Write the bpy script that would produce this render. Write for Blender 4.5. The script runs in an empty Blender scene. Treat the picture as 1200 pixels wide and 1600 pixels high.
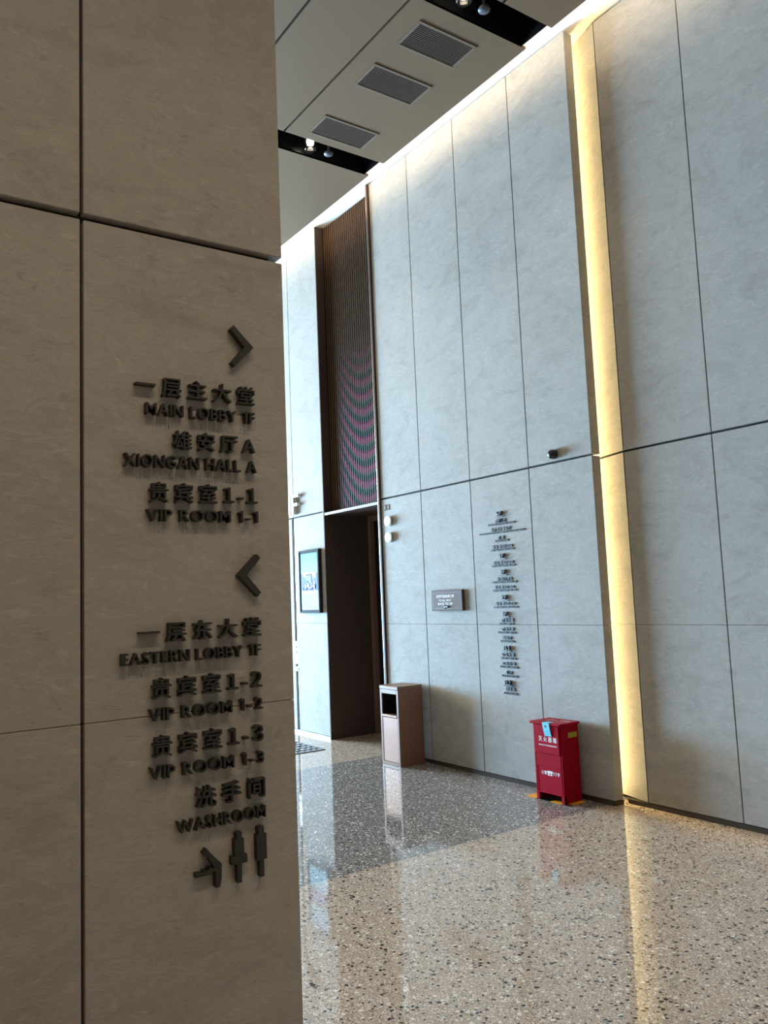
import bpy, bmesh, math, random
from mathutils import Vector, Matrix
random.seed(7)
S = bpy.context.scene
COL = S.collection

# ------------------------------------------------------------------ camera
cam_d = bpy.data.cameras.new('camera')
cam = bpy.data.objects.new('camera', cam_d); COL.objects.link(cam)
R_ = Vector((0.56694077, 0.82276442, -0.04045841))
U_ = Vector((0.10812555, -0.02563668, 0.99380663))
F_ = Vector((-0.81663152, 0.56780408, 0.10349633))
m = Matrix.Identity(4)
for i in range(3):
    m[i][0] = R_[i]; m[i][1] = U_[i]; m[i][2] = -F_[i]
m[2][3] = 1.55
cam.matrix_world = m
cam_d.sensor_fit = 'VERTICAL'; cam_d.sensor_height = 36.0
cam_d.lens = 36.0 * 1274.49 / 1600.0
cam_d.clip_start = 0.05; cam_d.clip_end = 200
S.camera = cam
S.view_settings.view_transform = 'Standard'; S.view_settings.look = 'None'
S.view_settings.exposure = 0.0; S.view_settings.gamma = 1.0
S.view_settings.use_curve_mapping = False

# ------------------------------------------------------------------ world and large lights
world = bpy.data.worlds.new('sky'); S.world = world; world.use_nodes = True
wb = world.node_tree.nodes['Background']
wb.inputs[0].default_value = (0.72, 0.87, 1.0, 1); wb.inputs[1].default_value = 1.2

def area(name, loc, size, size_y, power, color, direction):
    d = bpy.data.lights.new(name, 'AREA'); d.shape = 'RECTANGLE'
    d.size = size; d.size_y = size_y; d.energy = power; d.color = color
    o = bpy.data.objects.new(name, d); COL.objects.link(o); o.location = loc
    o.rotation_euler = Vector(direction).to_track_quat('-Z', 'Y').to_euler()
    return o
# daylight through the tall glazing at the far end of the lobby
area('window_daylight', (-17.95, 1.25, 1.45), 5.3, 2.4, 6700, (0.39, 0.69, 1.0), (1, 0, 0))
area('window_daylight', (-17.95, 1.25, 4.15), 5.3, 2.7, 1350, (1.0, 0.92, 0.64), (1, 0, 0))

def spot(name, loc, target, power, color, angle=70, blend=0.6, radius=0.04):
    d = bpy.data.lights.new(name, 'SPOT'); d.energy = power; d.color = color
    d.spot_size = math.radians(angle); d.spot_blend = blend; d.shadow_soft_size = radius
    o = bpy.data.objects.new(name, d); COL.objects.link(o); o.location = loc
    o.rotation_euler = (Vector(target) - Vector(loc)).to_track_quat('-Z', 'Y').to_euler()
    return o
WARM = (1.0, 0.78, 0.54)
# recessed downlights of the lobby ceiling in front of the pillar
for yy in (-0.4, 0.9, 2.2):
    spot('unseen_downlight', (0.47, yy, 5.77), (0.2, yy, 0), 110, WARM, 110, 0.7, 0.06)
for yy in (-5.5, -3.0):  # further unseen ceiling lamps, added as warm fill
    for xx in (-8.6, -6.34, -4.08, 2.7):
        spot('unseen_downlight', (xx, yy, 5.77), (xx, yy, 0), 130, WARM, 110, 0.7, 0.06)

# ------------------------------------------------------------------ constants measured from the place
YW, YR = 4.712, 4.844          # front of the wall panels, front of the recessed wall panels
ZJ, ZF, ZT = 2.544, 1.280, 5.930
XC, C1, C0 = -2.049, 1.0954, 0.5257   # pillar face plane, its right corner, its groove
ZC = 5.80                      # metal ceiling
YE = 4.48                      # ceiling edge at the cove
NL, NR = -7.985, -6.835        # lift niche
XF = -4.039                    # end of the proud wall

# ------------------------------------------------------------------ material helpers
def new_mat(name):
    mt = bpy.data.materials.new(name); mt.use_nodes = True
    nt = mt.node_tree
    return mt, nt, nt.nodes['Principled BSDF']
def mat(name, color, rough=0.5, metal=0.0, emit=None, estr=0.0, var=0.0, vscale=8.0, bump=0.0, bscale=60.0, spec=0.5):
    mt, nt, b = new_mat(name)
    b.inputs['Base Color'].default_value = (*color, 1)
    b.inputs['Roughness'].default_value = rough; b.inputs['Metallic'].default_value = metal
    b.inputs['Specular IOR Level'].default_value = spec
    tc = nt.nodes.new('ShaderNodeTexCoord')
    n = nt.nodes.new('ShaderNodeTexNoise'); n.inputs['Scale'].default_value = vscale; n.inputs['Detail'].default_value = 4
    nt.links.new(tc.outputs['Object'], n.inputs['Vector'])
    mx = nt.nodes.new('ShaderNodeMix'); mx.data_type = 'RGBA'
    k = var
    mx.inputs[6].default_value = (*[c * (1 - k) for c in color], 1)
    mx.inputs[7].default_value = (*[min(1, c * (1 + k)) for c in color], 1)
    nt.links.new(n.outputs['Fac'], mx.inputs[0]); nt.links.new(mx.outputs[2], b.inputs['Base Color'])
    if bump:
        n2 = nt.nodes.new('ShaderNodeTexNoise'); n2.inputs['Scale'].default_value = bscale
        nt.links.new(tc.outputs['Object'], n2.inputs['Vector'])
        bp = nt.nodes.new('ShaderNodeBump'); bp.inputs['Strength'].default_value = bump; bp.inputs['Distance'].default_value = 0.01
        nt.links.new(n2.outputs['Fac'], bp.inputs['Height']); nt.links.new(bp.outputs['Normal'], b.inputs['Normal'])
    if emit:
        b.inputs['Emission Color'].default_value = (*emit, 1); b.inputs['Emission Strength'].default_value = estr
    return mt
def math_node(nt, op, a=None, b=None, c=None):
    n = nt.nodes.new('ShaderNodeMath'); n.operation = op
    for i, x in enumerate((a, b, c)):
        if x is None: continue
        if isinstance(x, (int, float)): n.inputs[i].default_value = x
        else: nt.links.new(x, n.inputs[i])
    return n.outputs[0]
def mix_col(nt, fac, a, b):
    n = nt.nodes.new('ShaderNodeMix'); n.data_type = 'RGBA'
    for i, x in ((0, fac), (6, a), (7, b)):
        if isinstance(x, (int, float)): n.inputs[i].default_value = x
        elif isinstance(x, tuple): n.inputs[i].default_value = (*x, 1)
        else: nt.links.new(x, n.inputs[i])
    return n.outputs[2]

def concrete():
    mt, nt, b = new_mat('trowelled_concrete')
    geo = nt.nodes.new('ShaderNodeNewGeometry')
    def noise(scale, detail, rough=0.6, stretch=(1, 1, 1), dist=0.0):
        mp = nt.nodes.new('ShaderNodeMapping'); mp.inputs['Scale'].default_value = stretch
        nt.links.new(geo.outputs['Position'], mp.inputs['Vector'])
        n = nt.nodes.new('ShaderNodeTexNoise'); n.inputs['Scale'].default_value = scale
        n.inputs['Detail'].default_value = detail; n.inputs['Roughness'].default_value = rough; n.inputs['Distortion'].default_value = dist
        nt.links.new(mp.outputs[0], n.inputs['Vector']); return n.outputs['Fac']
    def ramp(fac, lo, hi):
        r = nt.nodes.new('ShaderNodeMapRange'); r.inputs[1].default_value = lo; r.inputs[2].default_value = hi
        nt.links.new(fac, r.inputs[0]); return r.outputs[0]
    big = ramp(noise(1.6, 5, 0.55), 0.3, 0.7)
    mid = ramp(noise(7, 8, 0.65, (1, 1, 2.2), 1.2), 0.35, 0.68)
    fine = ramp(noise(46, 5, 0.6, (1, 1, 2.0), 0.6), 0.3, 0.72)
    pits = ramp(noise(16, 3, 0.5, (1, 1, 2.5), 1.5), 0.64, 0.74)
    c = mix_col(nt, big, (0.36, 0.345, 0.32), (0.43, 0.42, 0.40))
    c2 = mix_col(nt, math_node(nt, 'MULTIPLY', mid, 0.55), c, (0.50, 0.485, 0.46))
    c3 = mix_col(nt, math_node(nt, 'MULTIPLY', fine, 0.30), c2, (0.31, 0.30, 0.28))
    c4 = mix_col(nt, math_node(nt, 'MULTIPLY', pits, 0.45), c3, (0.25, 0.24, 0.225))
    wisp = ramp(noise(9, 10, 0.72, (1, 1, 2.8), 2.2), 0.50, 0.64)
    c5 = mix_col(nt, math_node(nt, 'MULTIPLY', wisp, 0.48), c4, (0.54, 0.53, 0.505))
    blot = ramp(noise(3.2, 9, 0.7, (1, 1, 1.6), 1.0), 0.50, 0.70)
    c6 = mix_col(nt, math_node(nt, 'MULTIPLY', blot, 0.50), c5, (0.27, 0.26, 0.24))
    nt.links.new(c6, b.inputs['Base Color'])
    b.inputs['Roughness'].default_value = 0.75; b.inputs['Specular IOR Level'].default_value = 0.25
    h = math_node(nt, 'SUBTRACT', math_node(nt, 'ADD', math_node(nt, 'MULTIPLY', wisp, 0.9), math_node(nt, 'MULTIPLY', fine, 0.35)), math_node(nt, 'MULTIPLY', pits, 0.5))
    bp = nt.nodes.new('ShaderNodeBump'); bp.inputs['Strength'].default_value = 0.35; bp.inputs['Distance'].default_value = 0.004
    nt.links.new(h, bp.inputs['Height']); nt.links.new(bp.outputs['Normal'], b.inputs['Normal'])
    return mt

def terrazzo(name, base1, base2, chips, smallchips, dens, sdens):
    """chips: list of (threshold, colour) for the random value of each big stone."""
    mt, nt, b = new_mat(name)
    geo = nt.nodes.new('ShaderNodeNewGeometry')
    nz = nt.nodes.new('ShaderNodeTexNoise'); nz.inputs['Scale'].default_value = 55; nz.inputs['Detail'].default_value = 4
    nt.links.new(geo.outputs['Position'], nz.inputs['Vector'])
    dn = nt.nodes.new('ShaderNodeTexNoise'); dn.inputs['Scale'].default_value = 40; dn.inputs['Detail'].default_value = 2
    nt.links.new(geo.outputs['Position'], dn.inputs['Vector'])
    va = nt.nodes.new('ShaderNodeVectorMath'); va.operation = 'MULTIPLY_ADD'
    nt.links.new(dn.outputs['Color'], va.inputs[0]); va.inputs[1].default_value = (0.018, 0.018, 0.018)
    nt.links.new(geo.outputs['Position'], va.inputs[2])
    col = mix_col(nt, nz.outputs['Fac'], base1, base2)
    def layer(col, scale, density, palette, rmin, rmax, off):
        mp = nt.nodes.new('ShaderNodeMapping'); mp.inputs['Location'].default_value = (off, off * 0.7, 0)
        nt.links.new(va.outputs[0], mp.inputs['Vector'])
        vo = nt.nodes.new('ShaderNodeTexVoronoi'); vo.voronoi_dimensions = '2D'; vo.inputs['Scale'].default_value = scale
        nt.links.new(mp.outputs[0], vo.inputs['Vector'])
        sp = nt.nodes.new('ShaderNodeSeparateColor'); nt.links.new(vo.outputs['Color'], sp.inputs[0])
        rad = math_node(nt, 'MULTIPLY_ADD', sp.outputs[1], rmax - rmin, rmin)
        inside = math_node(nt, 'LESS_THAN', vo.outputs['Distance'], rad)
        present = math_node(nt, 'LESS_THAN', sp.outputs[2], density)
        cr = nt.nodes.new('ShaderNodeValToRGB'); cr.color_ramp.interpolation = 'CONSTANT'
        els = cr.color_ramp.elements
        els[0].position = 0; els[0].color = (*palette[0][1], 1)
        els[1].position = palette[1][0]; els[1].color = (*palette[1][1], 1)
        for p, c in palette[2:]:
            e = els.new(p); e.color = (*c, 1)
        nt.links.new(sp.outputs[0], cr.inputs[0])
        return mix_col(nt, math_node(nt, 'MULTIPLY', inside, present), col, cr.outputs[0])
    col = layer(col, 185, sdens, smallchips, 0.18, 0.50, 3.1)
    col = layer(col, 105, sdens * 0.8, smallchips, 0.18, 0.46, 7.7)
    col = layer(col, 46, dens, chips, 0.14, 0.44, 1.3)
    nt.links.new(col, b.inputs['Base Color'])
    b.inputs['Roughness'].default_value = 0.055; b.inputs['Specular IOR Level'].default_value = 0.55
    return mt

M = {}
M['concrete'] = concrete()
BLK, BRN, TAN, WHT, GRY = (0.03, 0.028, 0.03), (0.12, 0.085, 0.06), (0.46, 0.37, 0.28), (0.88, 0.82, 0.74), (0.34, 0.32, 0.30)
M['terrazzo_tan'] = terrazzo('terrazzo_tan', (0.45, 0.34, 0.255), (0.62, 0.49, 0.385),
    [(0, BLK), (0.36, BRN), (0.48, TAN), (0.62, GRY), (0.72, WHT)], [(0, WHT), (0.42, TAN), (0.68, GRY), (0.80, BRN), (0.90, BLK)], 0.42, 0.62)
M['terrazzo_dark'] = terrazzo('terrazzo_dark', (0.13, 0.120, 0.124), (0.27, 0.25, 0.25),
    [(0, WHT), (0.38, GRY), (0.60, BLK), (0.80, BRN)], [(0, WHT), (0.36, GRY), (0.66, BLK), (0.88, TAN)], 0.36, 0.52)
M['joint'] = mat('dark_joint_backing', (0.02, 0.02, 0.018), 0.9, var=0.1)
M['brown_metal'] = mat('brown_baseboard_metal', (0.052, 0.042, 0.034), 0.35, 0.3, var=0.08)
M['ceiling'] = mat('taupe_ceiling_metal', (0.155, 0.102, 0.062), 0.6, 0.0, var=0.04, vscale=1.5, spec=0.12)
M['white_paint'] = mat('white_cove_paint', (0.82, 0.80, 0.76), 0.8, var=0.03)
M['black_slot'] = mat('black_slot_lining', (0.010, 0.010, 0.011), 0.25, var=0.1)
M['grille'] = mat('taupe_grille_metal', (0.17, 0.125, 0.092), 0.6, 0.0, var=0.06, spec=0.12)
M['grille_dark'] = mat('grille_interior', (0.010, 0.009, 0.009), 0.9)
M['letter'] = mat('charcoal_letter_metal', (0.028, 0.026, 0.023), 0.55, 0.0, var=0.12, vscale=20)
M['sign_grey'] = mat('grey_directory_metal', (0.075, 0.075, 0.073), 0.45, 0.3, var=0.1, vscale=20)
M['bronze'] = mat('bronze_bin_metal', (0.27, 0.150, 0.098), 0.45, 0.1, var=0.07, vscale=5)
M['bronze_panel'] = mat('polished_copper_panel', (0.38, 0.20, 0.13), 0.42, 0.3, var=0.08, vscale=4)
M['dark_lift'] = mat('dark_brown_lift_metal', (0.085, 0.056, 0.044), 0.55, 0.0, var=0.08, vscale=3, spec=0.12)
M['lift_frame'] = mat('brown_lift_frame', (0.22, 0.125, 0.09), 0.5, 0.0, var=0.08, spec=0.2)
M['steel'] = mat('brushed_steel', (0.62, 0.62, 0.62), 0.28, 0.9, var=0.06, vscale=30)
M['grey_steel'] = mat('dull_steel', (0.22, 0.22, 0.225), 0.55, 0.2, var=0.06, vscale=30, spec=0.2)
M['bezel'] = mat('matte_black_bezel', (0.03, 0.028, 0.028), 0.7, var=0.1, spec=0.08)
M['channel'] = mat('matte_dark_channel', (0.03, 0.024, 0.02), 0.8, var=0.1, spec=0.03)
M['red'] = mat('red_enamel', (0.36, 0.005, 0.020), 0.38, 0.0, var=0.12, vscale=7, spec=0.07)
M['white_print'] = mat('white_print', (0.80, 0.78, 0.78), 0.6, var=0.05)
M['yellow'] = mat('yellow_tape', (0.86, 0.42, 0.02), 0.5, var=0.08)
M['olive'] = mat('yellow_label', (0.42, 0.36, 0.03), 0.5, var=0.08)
M['black'] = mat('black_plastic', (0.018, 0.019, 0.021), 0.35, var=0.1)
M['cyan'] = mat('cyan_paper', (0.16, 0.66, 0.84), 0.6, var=0.05)
M['lens_white'] = mat('white_lit_disc', (0.80, 0.88, 0.85), 0.4, var=0.02, emit=(0.80, 1.0, 0.95), estr=0.55)
M['plaque'] = mat('taupe_plaque_metal', (0.13, 0.082, 0.060), 0.6, 0.0, var=0.06, spec=0.12)
M['white_letter'] = mat('pale_sign_letter', (0.75, 0.75, 0.73), 0.4, 0.1, var=0.03)
M['led'] = mat('warm_light_strip', (0.9, 0.8, 0.6), 0.6, emit=(1.0, 0.75, 0.34), estr=30.0)
M['led_cove'] = mat('cove_light_strip', (0.9, 0.85, 0.75), 0.6, emit=(1.0, 0.75, 0.44), estr=17.0)
M['bulb'] = mat('lit_bulb', (1, 0.95, 0.85), 0.4, emit=(1.0, 0.86, 0.62), estr=14.0)
M['lobby_wall'] = mat('warm_bounce_paint', (0.42, 0.28, 0.17), 0.8, var=0.06)  # for unseen walls; brown chosen to warm the bounced light

def glass():
    mt, nt, b = new_mat('clear_glass')
    b.inputs['Base Color'].default_value = (0.9, 0.92, 0.9, 1); b.inputs['Roughness'].default_value = 0.03
    b.inputs['Transmission Weight'].default_value = 1.0; b.inputs['IOR'].default_value = 1.3
    return mt
M['glass'] = glass()

def slat_mat(name, light):
    """Bronze slats; camera moire is painted into the lower part as green and magenta arcs."""
    mt, nt, b = new_mat(name)
    geo = nt.nodes.new('ShaderNodeNewGeometry')
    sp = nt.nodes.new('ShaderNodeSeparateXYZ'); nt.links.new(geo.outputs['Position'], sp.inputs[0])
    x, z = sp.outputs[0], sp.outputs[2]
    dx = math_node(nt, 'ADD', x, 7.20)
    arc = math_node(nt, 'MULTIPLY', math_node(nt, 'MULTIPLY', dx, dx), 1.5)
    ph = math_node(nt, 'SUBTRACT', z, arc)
    sn = math_node(nt, 'SINE', math_node(nt, 'MULTIPLY', ph, 2 * math.pi / 0.160))  # moire bands, painted into the slat colour
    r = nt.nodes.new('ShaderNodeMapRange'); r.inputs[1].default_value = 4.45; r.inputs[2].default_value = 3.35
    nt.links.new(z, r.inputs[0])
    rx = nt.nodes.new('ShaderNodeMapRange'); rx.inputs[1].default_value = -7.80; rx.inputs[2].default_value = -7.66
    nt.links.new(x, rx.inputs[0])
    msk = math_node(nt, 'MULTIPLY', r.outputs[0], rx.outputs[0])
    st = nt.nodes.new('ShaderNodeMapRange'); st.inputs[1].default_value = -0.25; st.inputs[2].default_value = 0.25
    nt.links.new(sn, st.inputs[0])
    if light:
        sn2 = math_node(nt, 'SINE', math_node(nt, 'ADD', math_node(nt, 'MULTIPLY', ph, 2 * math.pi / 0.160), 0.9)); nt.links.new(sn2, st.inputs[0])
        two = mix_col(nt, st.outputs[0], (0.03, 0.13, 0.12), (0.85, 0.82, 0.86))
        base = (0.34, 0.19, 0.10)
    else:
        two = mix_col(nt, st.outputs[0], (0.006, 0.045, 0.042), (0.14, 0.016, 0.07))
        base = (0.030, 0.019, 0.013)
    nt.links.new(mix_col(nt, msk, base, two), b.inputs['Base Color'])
    b.inputs['Roughness'].default_value = 0.6; b.inputs['Specular IOR Level'].default_value = 0.08
    return mt
M['slat'] = slat_mat('dark_bronze_slat', False); M['lit_edge_strip'] = slat_mat('painted_lit_edge', True)

def picture_mat():
    mt, nt, b = new_mat('display_picture')
    geo = nt.nodes.new('ShaderNodeNewGeometry')
    sp = nt.nodes.new('ShaderNodeSeparateXYZ'); nt.links.new(geo.outputs['Position'], sp.inputs[0])
    r = nt.nodes.new('ShaderNodeMapRange'); r.inputs[1].default_value = 1.43; r.inputs[2].default_value = 2.11
    nt.links.new(sp.outputs[2], r.inputs[0])
    cr = nt.nodes.new('ShaderNodeValToRGB'); e = cr.color_ramp.elements
    pts = [(0.0, (0.50, 0.78, 0.92)), (0.335, (0.55, 0.82, 0.92)), (0.34, (0.10, 0.14, 0.40)), (0.47, (0.22, 0.27, 0.52)), (0.56, (0.40, 0.42, 0.56)), (0.60, (0.85, 0.60, 0.30)), (0.65, (0.42, 0.68, 0.76)), (1.0, (0.26, 0.46, 0.66))]
    e[0].position = pts[0][0]; e[0].color = (*pts[0][1], 1); e[1].position = pts[-1][0]; e[1].color = (*pts[-1][1], 1)
    for p, c in pts[1:-1]:
        k = e.new(p); k.color = (*c, 1)
    nt.links.new(r.outputs[0], cr.inputs[0])
    nt.links.new(cr.outputs[0], b.inputs['Base Color']); nt.links.new(cr.outputs[0], b.inputs['Emission Color'])
    b.inputs['Emission Strength'].default_value = 0.12; b.inputs['Roughness'].default_value = 0.9; b.inputs['Specular IOR Level'].default_value = 0.02
    return mt
M['picture'] = picture_mat()

# ------------------------------------------------------------------ mesh helpers
def link(name, me, material, parent=None, **props):
    o = bpy.data.objects.new(name, me); COL.objects.link(o)
    if material is not None and not me.materials:
        me.materials.append(M[material] if isinstance(material, str) else material)
    if parent is not None: o.parent = parent
    for k, v in props.items(): o[k] = v
    return o
def add_box(bm, x0, x1, y0, y1, z0, z1):
    vs = [bm.verts.new((x, y, z)) for x in (x0, x1) for y in (y0, y1) for z in (z0, z1)]
    for f in ((0, 1, 3, 2), (4, 6, 7, 5), (0, 4, 5, 1), (2, 3, 7, 6), (0, 2, 6, 4), (1, 5, 7, 3)):
        bm.faces.new([vs[i] for i in f])
def finish(bm, name, smooth=False):
    bmesh.ops.recalc_face_normals(bm, faces=bm.faces)
    me = bpy.data.meshes.new(name); bm.to_mesh(me); bm.free()
    if smooth:
        for p in me.polygons: p.use_smooth = True
    return me
def box(name, x0, x1, y0, y1, z0, z1, material, parent=None, bevel=0.0, **props):
    bm = bmesh.new(); add_box(bm, x0, x1, y0, y1, z0, z1)
    if bevel: bmesh.ops.bevel(bm, geom=list(bm.edges), offset=bevel, segments=1, affect='EDGES', profile=0.5)
    return link(name, finish(bm, name), material, parent, **props)
def boxes(name, lst, material, parent=None, bevel=0.0, **props):
    bm = bmesh.new()
    for b in lst: add_box(bm, *b)
    if bevel: bmesh.ops.bevel(bm, geom=list(bm.edges), offset=bevel, segments=1, affect='EDGES', profile=0.5)
    return link(name, finish(bm, name), material, parent, **props)
def poly_mesh(name, pts, origin, ux, uy, un, depth):
    """outline in (u, v) pushed out by depth along un"""
    o, ux, uy, un = Vector(origin), Vector(ux), Vector(uy), Vector(un)
    bm = bmesh.new()
    a = [bm.verts.new(o + ux * p[0] + uy * p[1]) for p in pts]
    b = [bm.verts.new(o + ux * p[0] + uy * p[1] + un * depth) for p in pts]
    bm.faces.new(a); bm.faces.new(b)
    n = len(pts)
    for i in range(n): bm.faces.new((a[i], a[(i + 1) % n], b[(i + 1) % n], b[i]))
    return finish(bm, name)
def lathe(name, prof, origin, axis, material, parent=None, seg=24, smooth=True, **props):
    ax = Vector(axis).normalized(); q = Vector((0, 0, 1)).rotation_difference(ax)
    bm = bmesh.new(); rings = []
    for r, h in prof:
        if r < 1e-6: rings.append([bm.verts.new(Vector(origin) + q @ Vector((0, 0, h)))])
        else: rings.append([bm.verts.new(Vector(origin) + q @ Vector((r * math.cos(2 * math.pi * k / seg), r * math.sin(2 * math.pi * k / seg), h))) for k in range(seg)])
    for a, b in zip(rings, rings[1:]):
        for k in range(seg):
            k2 = (k + 1) % seg
            if len(a) == 1 and len(b) == 1: break
            if len(a) == 1: bm.faces.new((a[0], b[k], b[k2]))
            elif len(b) == 1: bm.faces.new((a[k], b[0], a[k2]))
            else: bm.faces.new((a[k], b[k], b[k2], a[k2]))
    return link(name, finish(bm, name, smooth), material, parent, **props)
def thing(name, loc, label, cat, group=None):
    o = bpy.data.objects.new(name, None); COL.objects.link(o); o.location = loc; o.empty_display_size = 0.1
    o['label'] = label; o['category'] = cat
    if group: o['group'] = group
    return o
def adopt(root, *kids):
    """parent world-placed meshes to a root that has a location"""
    for k in kids:
        k.parent = root; k.matrix_parent_inverse = Matrix.Translation(root.location).inverted()
    return root
def structure(name):
    o = bpy.data.objects.new(name, None); COL.objects.link(o); o['kind'] = 'structure'; o.empty_display_size = 0.1
    return o
ST = dict(kind='structure')

# ------------------------------------------------------------------ lettering helpers
_glyph = {}
def glyph(ch, bold):
    """outline of one character at size 1: flat mesh data, origin at its pen position"""
    key = (ch, bold)
    if key in _glyph: return _glyph[key]
    if ch == '1':                                     # plain figure one: stem with a small flag
        p = [(0.12, 0), (0.24, 0), (0.24, 0.725), (0.15, 0.725), (0.0, 0.64), (0.0, 0.55), (0.12, 0.605)]
        n = len(p); vs = [(a, b, -0.5) for a, b in p] + [(a, b, 0.5) for a, b in p]
        fs = [tuple(range(n)), tuple(range(n, 2 * n))] + [(i, (i + 1) % n, n + (i + 1) % n, n + i) for i in range(n)]
        _glyph[key] = (vs, fs, 0.0, 0.24, 0.0, 0.725); return _glyph[key]
    cu = bpy.data.curves.new('glyph', 'FONT'); cu.body = ch; cu.size = 1.0; cu.resolution_u = 3
    cu.offset = bold; cu.extrude = 0.5; cu.fill_mode = 'BOTH'
    ob = bpy.data.objects.new('glyph', cu); COL.objects.link(ob)
    dg = bpy.context.evaluated_depsgraph_get(); dg.update()
    me = bpy.data.meshes.new_from_object(ob.evaluated_get(dg))
    vs = [tuple(v.co) for v in me.vertices]; fs = [tuple(p.vertices) for p in me.polygons]
    bpy.data.objects.remove(ob); bpy.data.curves.remove(cu); bpy.data.meshes.remove(me)
    xs = [v[0] for v in vs] or [0, 0]; ys = [v[1] for v in vs] or [0, 0]
    _glyph[key] = (vs, fs, min(xs), max(xs), min(ys), max(ys))
    return _glyph[key]
def is_cjk(c): return ord(c) > 0x2000
def layout(text, bold, gap=0.10, space=0.30, cjk_pitch=1.22, wide=0.0):
    """[(char, pen x, width)] with evenly spaced letters, size 1"""
    out, x = [], 0.0
    for ch in text:
        if ch == ' ': x += space; continue
        g = glyph(ch, bold)
        if is_cjk(ch) and ch not in '１２３':
            out.append((ch, x, 0.0)); x += cjk_pitch
        else:
            
            k = wide if ch in '-１２３123' else 0.0
            out.append((ch, x - g[2] + k * 0.5, 0.0)); x += g[3] - g[2] + gap + k
    return out
def letters(text, frame, left, right, zb, zt, depth, bold=0.02, gap=0.10, space=0.30, pitch=1.22, joined=False, standoff=0.0, wide=0.0):
    """meshes for the characters of one line, fitted between left and right, zb and zt.
    frame = (origin, u, v, n): plane in which left/right run along u and zb/zt along v"""
    o, u, v, n = [Vector(a) for a in frame]
    lay = layout(text, bold, gap, space, pitch, wide)
    lo = min(px + glyph(c, bold)[2] for c, px, _ in lay); hi = max(px + glyph(c, bold)[3] for c, px, _ in lay)
    sx = (right - left) / (hi - lo)
    tall = [c for c, _, _ in lay if c not in '-一']
    b0 = min(glyph(c, bold)[4] for c in tall); b1 = max(glyph(c, bold)[5] for c in tall)
    sy = (zt - zb) / (b1 - b0)
    res = []; bm_all = bmesh.new() if joined else None
    for c, px, _ in lay:
        vs, fs = glyph(c, bold)[:2]
        bm = bm_all if joined else bmesh.new()
        nv = [bm.verts.new(o + u * (left + (px + a[0] - lo) * sx) + v * (zb + (a[1] - b0) * sy) + n * (standoff + (a[2] + 0.5) * depth)) for a in vs]
        for f in fs:
            try: bm.faces.new([nv[i] for i in f])
            except ValueError: pass
        if not joined:
            bmesh.ops.recalc_face_normals(bm, faces=bm.faces)
            me = bpy.data.meshes.new('letter'); bm.to_mesh(me); bm.free(); res.append(me)
    if joined:
        bmesh.ops.recalc_face_normals(bm_all, faces=bm_all.faces)
        me = bpy.data.meshes.new('lettering'); bm_all.to_mesh(me); bm_all.free(); return me
    return res
PIL = ((XC, 0, 0), (0, 1, 0), (0, 0, 1), (1, 0, 0))
WAL = ((0, YW, 0), (1, 0, 0), (0, 0, 1), (0, -1, 0))

# ================================================================== THE SETTING
# floor: tan terrazzo with a dark band across it
BX0, BX1 = -6.83, -4.10
bm = bmesh.new()
for x0, x1, mi in ((-18, BX0, 0), (BX0, BX1, 1), (BX1, 6, 0)):
    n0 = len(bm.faces); add_box(bm, x0, x1, -9, 5.6, -0.15, 0.0); bm.faces.ensure_lookup_table()
    for f in bm.faces[n0:]: f.material_index = mi
fl = link('floor', finish(bm, 'floor'), 'terrazzo_tan', None, **ST)
fl.data.materials.append(M['terrazzo_dark'])

# back wall with its concrete panels
wall = structure('wall_back')
boxes('backing', [(-18, NL - 0.02, YW + 0.03, 5.5, 0, 5.95), (NR + 0.02, XF - 0.10, YW + 0.03, YW + 0.10, 0, 5.93), (NR + 0.02, XF - 0.25, YW + 0.10, 5.5, 0, 5.95), (XF - 0.25, 6, 5.0, 5.5, 0, 5.95), (-3.84, 6, YR + 0.03, 5.0, 0, 5.95)], 'joint', wall)
G = 0.0035
def panel(x0, x1, y0, y1, z0, z1, parent, g=G, gz0=None, gz1=None):
    a = G if gz0 is None else gz0; b = G if gz1 is None else gz1
    return box('concrete_panel', x0 + g, x1 - g, y0, y1, z0 + a, z1 - b, 'concrete', parent, 0.0022)
BZ = 0.032
main_cols = [(NR + 0.012, -6.150), (-6.150, -5.429), (-5.429, -4.700)]
left_cols = [(-8.679, NL), (-9.40, -8.745), (-10.12, -9.40), (-10.84, -10.12), (-11.56, -10.84), (-12.28, -11.56), (-13.0, -12.28), (-13.72, -13.0), (-14.44, -13.72), (-15.16, -14.44), (-15.88, -15.16), (-16.6, -15.88), (-18.0, -16.6)]
for x0, x1 in main_cols + left_cols:
    xx0, xx1 = x0, x1
    panel(x0, x1, YW, YW + 0.03, BZ, ZF, wall, gz1=0.0008); panel(x0, x1, YW, YW + 0.03, ZF, ZJ, wall, gz0=0.0008, gz1=0.008)
    if (x0, x1) == left_cols[0]: xx0 = -8.695
    if (x0, x1) == left_cols[1]: xx1 = -8.695
    panel(xx0, xx1, YW, YW + 0.03, ZJ, ZT, wall, gz0=0.008)
# the last, thick panel column whose end face shows
for z0, z1, a, b in ((BZ, ZF, G, 0.0008), (ZF, ZJ, 0.0008, 0.008), (ZJ, ZT, 0.008, G)):
    box('concrete_panel', -4.700 + G, XF, YW, YW + 0.092, z0 + a, z1 - b, 'concrete', wall, 0.0022)
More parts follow.
